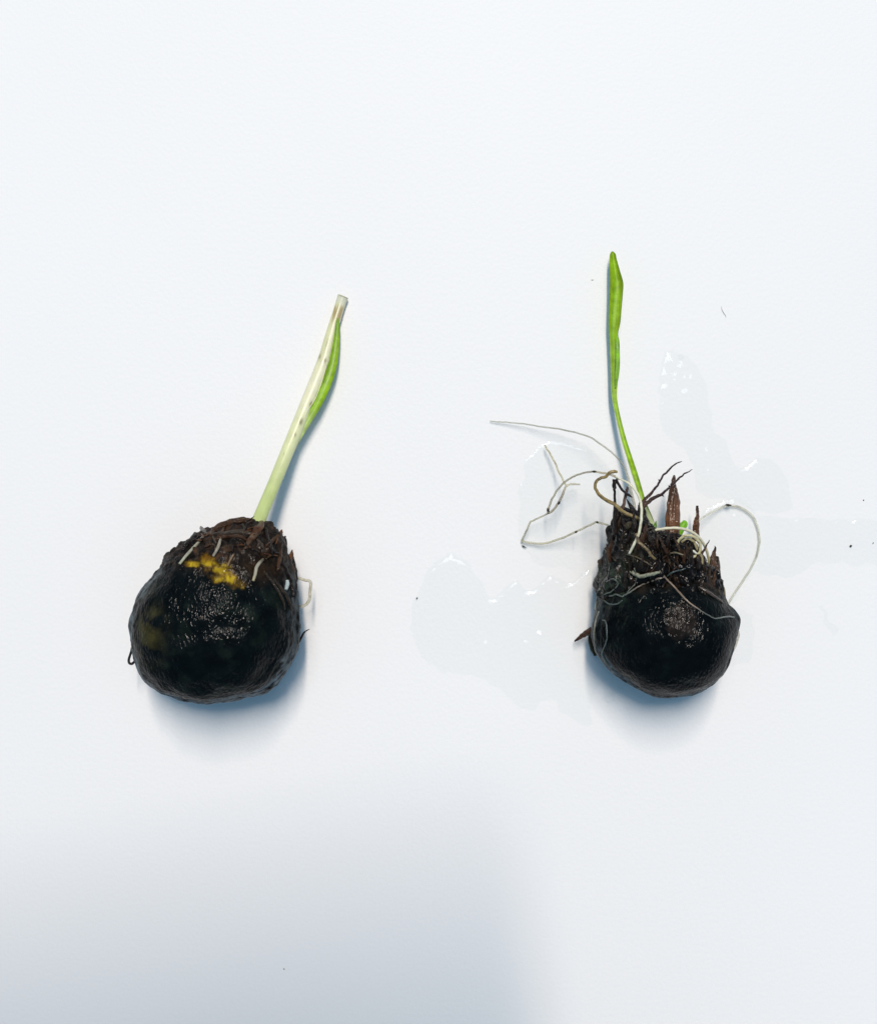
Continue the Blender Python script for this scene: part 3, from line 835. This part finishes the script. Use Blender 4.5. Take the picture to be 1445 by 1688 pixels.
# --- roots
FL = (0.16, 0.11, 0.05)
roots_r = [
    # tan, thick, looped
    ('tan_root', [(1016, 777, 18.2, 3.0), (1010, 777.5, 18.4, 3.6), (1003, 780, 18.4, 3.4), (998, 786, 18.2, 3.2), (990, 788, 18, 3.2), (983, 793, 17.8, 3.2), (980.5, 802, 17.6, 3.2), (984, 811, 17.4, 3.4), (990, 818, 17.2, 3.6), (1000, 825, 17, 3.8), (1012, 831, 16.8, 4.0), (1019, 837, 16.8, 4.0), (1027, 844, 16.7, 3.8), (1040, 850, 16.6, 3.8), (1050, 854, 16.5, 4.0), (1054, 858, 16.2, 3.2)], M_TAN, specky((0.25, 0.18, 0.06), (0.13, 0.085, 0.03), 1, 0.25), 0.10),
    ('tan_root', [(1048, 880, 17.5, 2.5), (1052, 893, 18.6, 3.0), (1061, 901, 18.8, 3.0), (1068, 908, 18.8, 3.0), (1073, 916, 18.6, 2.8), (1080, 922, 18.4, 2.4)], M_TAN, specky((0.16, 0.115, 0.045), (0.07, 0.045, 0.02), 2, 0.3), 0.15),
    # long arc to the left with a fold
    ('long_root', [(1020, 790, 17.6, 2.6), (1010, 784, 17.9, 2.4), (997, 780.5, 17.6, 2.2), (979, 777.5, 17, 2.2), (962, 779.5, 16, 2.1), (945, 785.5, 14.5, 2.2), (930, 795, 12.5, 2.2), (919, 807, 10.5, 2.2), (909, 824, 8.2, 2.3), (903, 842, 6.5, 2.4)], M_CLEAR, specky((0.42, 0.34, 0.18), (0.15, 0.10, 0.045), 4, 0.3, 9), 0.14),
    ('long_root', [(902.5, 838, 6.6, 3.0), (904, 845, 6.2, 3.0), (910, 842, 6.2, 2.6), (917, 834, 6.3, 2.6), (922, 826, 6.3, 2.6), (927, 815, 6.2, 2.5), (931, 804, 6, 2.4), (936, 799.5, 5.6, 2.3), (944, 798, 5, 2.2), (955, 798.3, 4.2, 1.8)], M_CLEAR, lambda v, u: mix((0.20, 0.14, 0.06), (0.58, 0.53, 0.38), smooth(0.55, 0.72, v)), 0.22),
    ('side_root', [(898, 734, 2.0, 2.0), (905, 746, 2.6, 2.0), (912, 758, 3.4, 2.0), (919, 774, 4.4, 2.0), (926, 788, 5.2, 2.0), (932, 800, 5.8, 2.0)], M_CLEAR, specky((0.52, 0.47, 0.28), (0.30, 0.24, 0.10), 6, 0.25, 12), 0.10),
    ('flattened_root', [(904, 846, 6.1, 1.9), (890, 853, 5.0, 1.9), (876, 859, 3.8, 1.9), (873.5, 862, 3.5, 2.0), (867, 876, 2.4, 1.9), (861, 888, 1.2, 1.9), (860, 891, 1.0, 2.3), (864, 893, 1.0, 2.0), (873, 895, 1.1, 2.2), (893, 896, 1.5, 2.3), (918, 890, 2.4, 2.3), (942, 880, 3.8, 2.3), (962, 870, 5.2, 2.2), (977, 863, 6.3, 2.2), (984, 861, 6.8, 2.4), (996, 864, 7.5, 2.2), (1012, 870, 8.5, 2.2)], M_CLEAR, specky((0.50, 0.46, 0.30), (0.14, 0.10, 0.05), 7, 0.22, 26), 0.14),
    ('white_root', [(1014, 785, 18.2, 1.8), (1022, 789.5, 18.4, 1.9), (1034, 796, 18.8, 2.2), (1046, 807, 19.2, 2.6), (1053, 819, 19.6, 2.8), (1056.5, 834, 20, 2.8), (1057, 850, 20.2, 2.8), (1055, 868, 20.4, 2.8), (1051, 884, 20.4, 2.8), (1044, 898, 20.2, 2.8), (1037, 913, 19.4, 2.6)], M_ROOT, specky(WHITE, (0.40, 0.36, 0.24), 8, 0.1), 0.06),
    ('thin_root', [(807, 694, 0.6, 0.9), (820, 695.2, 0.8, 1.3), (840, 696.6, 1.2, 1.4), (865, 699, 1.8, 1.5), (894, 703.6, 2.6, 1.6), (923, 707.4, 3.6, 1.7), (952, 714, 4.8, 1.7), (975, 722.5, 5.8, 1.8), (998, 738, 7.2, 1.9), (1016, 753, 8.6, 2.0), (1028, 769, 9.8, 2.3), (1034, 786, 10.6, 2.8), (1037, 800, 11.2, 3.2), (1042, 820, 12, 3.4), (1046, 838, 12.6, 3)], M_CLEAR, specky((0.40, 0.40, 0.33), (0.22, 0.21, 0.16), 9, 0.3, 14), 0.08),
    ('white_root', [(1070, 878, 14.5, 2.2), (1078, 874.5, 15, 2.8), (1094, 871.5, 15.4, 3.0), (1110, 870.5, 15.5, 3.0), (1126, 872, 15.2, 3.0), (1143, 879, 14.6, 3.0), (1155, 890, 13.8, 3.0), (1163, 904, 13, 2.9), (1167, 918, 12.5, 2.9), (1168, 930, 12.2, 2.8), (1166, 944, 12, 2.6)], M_ROOT, lambda v, u: mix((0.62, 0.60, 0.46), (0.30, 0.26, 0.12), smooth(0.45, 0.95, v)), 0.06),
    ('curled_root', [(1115, 906, 13, 2.6), (1116, 896, 13.6, 3.0), (1121, 888, 14, 3.0), (1130, 883, 14.2, 3.0), (1141, 884, 14, 3.2), (1150, 891, 13.7, 3.4), (1154, 901, 13.4, 3.4), (1152, 911, 13.2, 3.2), (1145, 917, 13.2, 3.0), (1136, 918, 13.2, 2.4)], M_ROOT, specky((0.50, 0.46, 0.28), (0.28, 0.23, 0.09), 11, 0.2), 0.08),
    ('curled_root', [(1121, 903, 12.6, 2.0), (1124, 893, 13.2, 2.4), (1133, 888, 13.4, 2.6), (1143, 893, 13.2, 2.8), (1148, 904, 12.8, 2.8), (1156, 918, 12.4, 2.6), (1157, 930, 12, 2.4)], M_ROOT, specky((0.42, 0.37, 0.21), (0.22, 0.17, 0.07), 12, 0.25), 0.08),
    ('white_root', [(1138, 907, 13.6, 1.2), (1143, 909, 13.6, 2.6), (1149, 913, 13.4, 1.4)], M_ROOT, plain((0.70, 0.69, 0.58), 0.1), 0.06),
    ('loop_root', [(1152, 858, 5.5, 2.0), (1158, 853, 4.0, 2.2), (1173, 844, 2.4, 2.3), (1184, 838, 1.6, 2.4), (1197, 834, 1.0, 2.5), (1210, 834, 0.8, 2.5), (1224, 838.5, 0.7, 2.5), (1238, 849, 0.7, 2.5), (1246, 863, 0.7, 2.5), (1250.5, 880, 0.7, 2.5), (1251, 898, 0.7, 2.5), (1246, 918, 0.7, 2.4), (1237, 937, 0.7, 2.3), (1224, 957, 0.8, 2.2), (1211, 977, 1.0, 2.1), (1203, 990, 1.4, 2.2), (1194, 1004, 2.2, 2.2)], M_FAINT, specky((0.64, 0.63, 0.50), (0.22, 0.18, 0.10), 13, 0.17, 30), 0.08),
    ('side_root', [(1212, 1030, 7, 1.6), (1215, 1038, 6.4, 2.2), (1217, 1047, 5.8, 2.3), (1214, 1059, 5.2, 2.2), (1209, 1071, 4.6, 2.1), (1202, 1083, 4.2, 1.8), (1197, 1090, 4, 1.2)], M_CLEAR, specky((0.55, 0.50, 0.42), (0.26, 0.20, 0.17), 14, 0.25), 0.1),
    ('thin_root', [(1004, 925, 9, 1.5), (996, 936, 8.5, 1.7), (991, 948, 8, 1.8), (991, 958, 8, 1.8), (995, 966, 8.5, 1.5)], M_CLEAR, specky((0.30, 0.26, 0.14), (0.1, 0.08, 0.03), 15, 0.2), 0.1),
    ('thin_root', [(1010, 912, 10, 1.3), (1001, 930, 9.6, 1.5), (995, 944, 9.2, 1.6), (996, 960, 9, 1.3)], M_CLEAR, specky((0.26, 0.22, 0.12), (0.1, 0.08, 0.03), 16, 0.2), 0.1),
]
for i, (nm, pts, m, cf, lump) in enumerate(roots_r):
    up = 5.0 if nm == 'curled_root' or (nm == 'white_root' and len(pts) == 3) else 0.0
    up = 2.5 if nm == 'tan_root' and pts[0][1] > 850 else up
    pts = [(p[0], p[1], p[2] + up, p[3] * 0.80) for p in pts]
    tube(nm, pts, m, right, cf, sides=12, n=7, lump=lump, wob=0.7, seed=i * 1.9)
# dark knots on the long arc and the loop
for (x, y, z, l, a) in ((979, 777.3, 17.1, 3.5, 0.15), (1200, 832.6, 1.4, 5, 0.1), (903, 841, 6.8, 2.5, 1.2), (984, 861, 7.2, 2.0, 0.3), (949, 877, 4.6, 2.0, -0.5), (921, 829, 6.8, 3, -1.1)):
    tube('root_knot', [(x - l * math.cos(a), y - l * math.sin(a), z, 0.8), (x, y, z + 0.1, 2.1), (x + l * math.cos(a), y + l * math.sin(a), z, 0.8)], M_HUSK, right, plain((0.03, 0.022, 0.015)), sides=8, n=4, lump=0.3, seed=x)

# roots that lie on the body
body_roots = [
    ([(1036, 941, 2.6), (1043, 945, 3.4), (1056, 947, 3.5), (1070, 947, 3.4), (1080, 945, 3.2), (1086, 941, 2.2)], 0.5, M_ROOT, specky((0.30, 0.31, 0.23), (0.14, 0.14, 0.08), 1, 0.3)),
    ([(1086, 940, 1.0), (1096, 953, 1.5), (1111, 969, 1.6), (1122, 981, 1.7), (1132, 991, 1.5), (1152, 1006, 1.2), (1167, 1015, 1.1), (1177, 1020, 1.1), (1188, 1018.5, 1.4), (1200, 1017, 1.5), (1208, 1018, 1.2)], 0.12, M_ROOT, lambda v, u: mix((0.20, 0.15, 0.11), (0.10, 0.115, 0.105), smooth(0.45, 0.6, v))),
    ([(1094, 951, 1.8), (1082, 954, 1.8), (1068, 960, 1.6), (1055, 967, 1.4), (1042, 974, 1.2), (1030, 982, 1.6)], 0.15, M_ROOT, plain((0.15, 0.125, 0.10), 0.35, 3, tip=(0.09, 0.11, 0.10))),
    ([(1046, 936, 1.0), (1048, 950, 1.1), (1045, 962, 1.1), (1038, 972, 1.0), (1034, 978, 0.9)], 0.2, M_ROOT, plain((0.09, 0.10, 0.08), 0.3, 4)),
    ([(1140, 932, 1.0), (1125, 938, 1.3), (1110, 943, 1.4), (1098, 950, 1.0)], 0.15, M_ROOT, plain((0.03, 0.05, 0.05), 0.3, 5)),
    ([(988, 1008, 1.6), (983, 1022, 1.7), (980, 1040, 1.6), (981, 1058, 1.5), (984, 1075, 1.2)], 0.1, M_ROOT, plain((0.13, 0.135, 0.11), 0.4, 6)),
    ([(992, 1022, 1.0), (999, 1026, 1.3), (1001, 1045, 1.3), (999, 1060, 1.3), (993, 1078, 1.6), (998, 1090, 1.8), (1004, 1098, 1.5)], 0.1, M_ROOT, plain((0.05, 0.07, 0.07), 0.4, 7)),
    ([(992, 975, 1.2), (1005, 982, 1.6), (1016, 980, 1.6), (1026, 984, 1.5), (1030, 980, 1.0)], 0.2, M_ROOT, plain((0.08, 0.10, 0.085), 0.4, 8)),
    ([(1000, 960, 0.9), (1010, 955, 1.3), (1018, 962, 1.3), (1010, 972, 1.2), (998, 980, 1.0)], 0.25, M_ROOT, plain((0.07, 0.09, 0.075), 0.4, 9)),
    ([(996, 990, 1.0), (1006, 996, 1.4), (1018, 996, 1.4), (1026, 990, 1.0)], 0.15, M_ROOT, plain((0.05, 0.07, 0.065), 0.4, 10)),
    ([(990, 972, 1.2), (986, 990, 1.4), (983, 1006, 1.2)], 0.3, M_ROOT, plain((0.16, 0.17, 0.14), 0.4, 11)),
    ([(1150, 968, 2.0), (1164, 976, 2.8), (1178, 985, 2.6), (1190, 994, 1.6)], 0.1, M_ROOT, plain((0.06, 0.045, 0.035), 0.4, 12)),
    ([(1104, 914, 1.2), (1116, 911, 1.6), (1130, 914, 1.2)], 0.3, M_ROOT, plain((0.12, 0.10, 0.06), 0.4, 13)),
    ([(1034, 916, 1.0), (1048, 920, 1.4), (1062, 926, 1.3), (1074, 934, 1.0)], 0.3, M_ROOT, plain((0.08, 0.06, 0.035), 0.4, 14)),
]
for i, (pts, lf, m, cf) in enumerate(body_roots):
    tube('rootlet', on_body(BR, pts, lf), m, right, cf, sides=9, n=6, lump=0.12, wob=0.8, seed=i * 2.7, worldpts=True)
# fibres and small scales of the crown
rnd = random.Random(11)
for i in range(70):
    x = rnd.uniform(996, 1180); y = rnd.uniform(858, 968)
    a = rnd.gauss(-math.pi / 2, 0.45) + (x - 1085) * 0.004; l = rnd.uniform(12, 34)
    pts = [(x + math.cos(a) * l * t + rnd.uniform(-2, 2), y + math.sin(a) * l * t + rnd.uniform(-2, 2), rnd.uniform(0.6, 1.9), rnd.uniform(0.0, 0.6)) for t in (-0.5, 0, 0.5)]
    if any(surf([bvh_c], p[0], p[1]) is None for p in pts):
        continue
    tube('fibre', on_body(BR, pts), M_HUSK, right, plain(rnd.choice([(0.04, 0.02, 0.01), DARK, DARK, DARK, (0.03, 0.02, 0.012)]), 0.4, i), flat=0.6, sides=7, n=4, lump=0.3, wob=1.0, seed=i, worldpts=True)
# wet grey pebble-like root node in the crown
tube('root_node', on_body(BR, [(1030, 873, 3), (1037, 866, 6), (1044, 861, 3)], 0.0), M_CROWN, right, plain((0.05, 0.042, 0.026), 0.6, 3), sides=14, n=6, lump=0.3, flat=0.7, worldpts=True)


# ------------------------------------------------------------------ water on the table
def puddle(poly, label, hmax=0.32, rim=26, step=3.0, seed=0.0, ridges=(), ripple=0.22, churn=()):
    """a thin sheet of water with a rounded rim; ridges are lines of thicker water"""
    P = np.array([p[:2] for p in spline(list(poly) + [poly[0]], 8)][:-1])
    for i in range(len(P)):
        q = Vector((P[i][0] * 0.045 + seed, P[i][1] * 0.045, seed))
        P[i] += 7.0 * np.array([fbm(q, 3), fbm(q + Vector((5, 9, 3)), 3)])
    A, B = P, np.roll(P, -1, axis=0)
    x0, y0 = P.min(0) - 2 * step; x1, y1 = P.max(0) + 2 * step
    gx = np.arange(x0, x1, step); gy = np.arange(y0, y1, step)
    X, Y = np.meshgrid(gx, gy); pts = np.stack([X.ravel(), Y.ravel()], 1)
    dist = np.full(len(pts), 1e9); near = np.zeros_like(pts); inside = np.zeros(len(pts), bool)
    for a, b in zip(A, B):
        d = b - a; L2 = max(1e-9, d @ d)
        t = np.clip(((pts - a) @ d) / L2, 0, 1)
        c = a + t[:, None] * d
        e = np.hypot(*(pts - c).T)
        m = e < dist
        dist[m] = e[m]; near[m] = c[m]
        cond = (a[1] > pts[:, 1]) != (b[1] > pts[:, 1])
        xs = d[0] * (pts[:, 1] - a[1]) / (d[1] if abs(d[1]) > 1e-9 else 1e-9) + a[0]
        inside ^= cond & (pts[:, 0] < xs)
    ny, nx = X.shape
    ins = inside.reshape(ny, nx)
    used, verts, faces = {}, [], []
    rd = np.zeros(len(pts))
    for line in ridges:
        LP = np.array([p for p in spline([q[:2] for q in line['pts']], 8)])
        e = np.full(len(pts), 1e9)
        for a, b in zip(LP[:-1], LP[1:]):
            d = b - a; t = np.clip(((pts - a) @ d) / max(1e-9, d @ d), 0, 1)
            e = np.minimum(e, np.hypot(*(pts - a - t[:, None] * d).T))
        rd += line['h'] * np.exp(-(e / line['w']) ** 2)

    def vid(j, i):
        k = j * nx + i
        if k in used:
            return used[k]
        if inside[k]:
            x, y = pts[k]
            s = min(1.0, dist[k] / rim)
            h = hmax * math.sqrt(max(0.0, 1 - (1 - s) ** 2))
            h *= 1 + ripple * fbm(Vector((x * 0.022 + seed, y * 0.022, seed)), 3)
            h += rd[k] * s
            for (qx, qy, qr, qa) in churn:
                g = math.exp(-((x - qx) ** 2 + (y - qy) ** 2) / (qr * qr))
                if g > 0.02:
                    h += s * g * qa * fbm(Vector((x * 0.075, y * 0.055, seed)), 3)
        else:
            x, y = near[k]; h = 0.0
        used[k] = len(verts)
        verts.append(W(x, y, 0.012 + max(0.0, h)))
        return used[k]
    for j in range(ny - 1):
        for i in range(nx - 1):
            if ins[j, i] or ins[j, i + 1] or ins[j + 1, i] or ins[j + 1, i + 1]:
                faces.append((vid(j, i), vid(j + 1, i), vid(j + 1, i + 1), vid(j, i + 1)))
    o = make('puddle', verts, faces, M_WATER)
    tag(o, label, 'puddle', 'water spilt on the table')
    return o


puddle([(742, 912), (715, 930), (694, 964), (681, 998), (678, 1038), (689, 1069), (707, 1098), (739, 1111), (773, 1114), (802, 1124), (828, 1140), (849, 1159), (868, 1173), (881, 1172), (889, 1161), (884, 1151),
        (910, 1153), (926, 1169), (947, 1190), (962, 1197), (970, 1193), (974, 1160), (984, 1125), (1000, 1145), (1012, 1142), (1040, 1110), (1020, 1040), (1000, 985), (992, 960), (968, 938), (940, 962), (905, 948), (876, 972), (848, 958), (818, 985), (800, 975), (784, 950), (770, 926)],
       'large clear puddle left of the smaller corm, with two tongues at its lower edge', hmax=0.34, rim=38, seed=1.0,
       ridges=[dict(pts=[(800, 1065), (822, 1105), (845, 1135), (868, 1168)], h=0.26, w=10), dict(pts=[(890, 1050), (893, 1090), (899, 1125), (925, 1158)], h=0.26, w=10)], churn=((825, 1035, 40, 0.10), (872, 1075, 30, 0.12), (1000, 1140, 26, 0.22)))
puddle([(858, 790), (872, 752), (905, 728), (950, 738), (985, 762), (1012, 802), (1020, 850), (1012, 895), (990, 935), (962, 950), (922, 936), (884, 930), (866, 906), (852, 850)],
       'thin wet film under the arched roots beside the leaf foot', hmax=0.10, rim=36, seed=4.0)
puddle([(1150, 862), (1165, 838), (1195, 822), (1225, 826), (1258, 850), (1300, 856), (1370, 855), (1445, 858), (1480, 860), (1480, 930), (1420, 931), (1345, 929), (1325, 942), (1305, 951), (1262, 949), (1240, 946), (1226, 966), (1207, 992), (1190, 1000), (1170, 960), (1150, 910)],
       'wide band of water around the loop root, reaching the right frame edge', hmax=0.26, rim=22, seed=7.0, ridges=[dict(pts=[(1212, 853), (1230, 870), (1233, 897), (1218, 935), (1200, 965)], h=0.10, w=5)])
puddle([(1190, 1000), (1225, 1004), (1241, 1030), (1244, 1060), (1236, 1088), (1205, 1098), (1185, 1080), (1180, 1040)], 'small round film of water touching the right flank of the smaller corm', hmax=0.2, rim=16, seed=9.0)
puddle([(1096, 580), (1124, 584), (1144, 598), (1160, 628), (1172, 672), (1175, 706), (1197, 734), (1214, 770), (1247, 756), (1264, 756), (1287, 773), (1301, 812), (1303, 838), (1253, 846), (1197, 818), (1172, 822), (1146, 806), (1144, 773), (1127, 740), (1096, 717), (1085, 672), (1088, 616)],
       'streak of water running up from the brown spikes', hmax=0.24, rim=24, seed=12.0, churn=((1128, 625, 34, 0.09), (1180, 770, 30, 0.10)), ridges=[dict(pts=[(1165, 745), (1185, 765), (1195, 795)], h=0.12, w=6)])
puddle([(1346, 992), (1354, 1000), (1366, 1018), (1376, 1034), (1384, 1042), (1374, 1048), (1364, 1036), (1352, 1012)], 'short slanting trickle of water alone at the right', hmax=0.16, rim=8, step=2.0, seed=15.0)


def drop(x, y, r, h, label):
    verts, faces = [], []
    n, m = 20, 7
    for j in range(m + 1):
        t = j / m
        for i in range(n):
            a = 2 * math.pi * i / n
            rr = r * (1 - t) * (1 + 0.18 * noise.noise(Vector((math.cos(a), math.sin(a), x))))
            verts.append(W(x + rr * math.cos(a), y + rr * math.sin(a), 0.02 + h * math.sqrt(max(0, 1 - (1 - t) ** 2))))
    for j in range(m):
        for i in range(n):
            faces.append((j * n + i, j * n + (i + 1) % n, (j + 1) * n + (i + 1) % n, (j + 1) * n + i))
    tag(make('water_drop', verts, faces, M_WATER), label, 'water drop', 'single drops of water')


drop(938, 798 + 6, 7, 0.5, 'drop of water under the blunt end of the folded root')
drop(1004, 1150, 9, 0.7, 'drop of water below the left side of the smaller corm')
drop(865, 901, 5, 0.4, 'drop of water below the sharp bend of the flattened root')
drop(1122, 588, 5, 0.3, 'drop of water at the top end of the upward streak')

# ------------------------------------------------------------------ specks of dirt
def speck(name, x, y, pts, label, cat='speck', faint=False):
    o = tube(name, [(x + dx * 0.85, y + dy * 0.85, z, r * 0.72) for dx, dy, z, r in pts], M_HAIR if faint else M_DIRT, None, plain((0.03, 0.03, 0.03)), sides=8, n=4, lump=0.35, seed=x)
    tag(o, label, cat, 'specks lying on the table')


speck('dirt_speck', 1402, 900, [(-2.5, 0.5, 0.30, 0.6), (0, 0, 0.34, 2.4), (2.5, -0.5, 0.30, 0.5)], 'largest dark speck, in the water near the right frame edge')
speck('dirt_speck', 1439, 895, [(-1, 0, 0.3, 0.5), (0, 0, 0.3, 1.2), (1, 0, 0.3, 0.5)], 'tiny dark speck closest to the right frame edge')
speck('dirt_speck', 1423, 824, [(-1, 0, 0.1, 0.5), (0, 0.4, 0.1, 1.4), (1.2, 1, 0.1, 0.4)], 'tiny dark speck above the band of water at the right')
speck('dirt_speck', 687, 986, [(-1.5, 2, 0.4, 0.5), (0, 0, 0.45, 1.3), (1.5, -1.5, 0.4, 0.4)], 'dark speck at the left rim of the large puddle')
speck('dirt_speck', 863, 900, [(-4, -1, 0.45, 0.5), (-1, 0.5, 0.5, 1.4), (3, 2.5, 0.5, 1.0), (5, 3.5, 0.45, 0.4)], 'dark sliver below the sharp bend of the flattened root')
speck('dirt_speck', 976, 461, [(-2.5, 0, 0.08, 0.3), (0, 0.3, 0.08, 0.8), (2.5, 0, 0.08, 0.3)], 'faint speck left of the green leaf tip', faint=True)
speck('dirt_speck', 468, 1598, [(-1, 0, 0.1, 0.5), (0, 0, 0.1, 1.4), (1, 0, 0.1, 0.5)], 'tiny speck in the shadow at the bottom of the table')
speck('stray_hair', 1192, 515, [(-4, -12, 0.06, 0.25), (-3, -6, 0.1, 0.4), (0, 0, 0.12, 0.45), (4, 6, 0.1, 0.4), (4.5, 10, 0.06, 0.25)], 'short grey hair lying right of the green leaf', 'hair', faint=True)
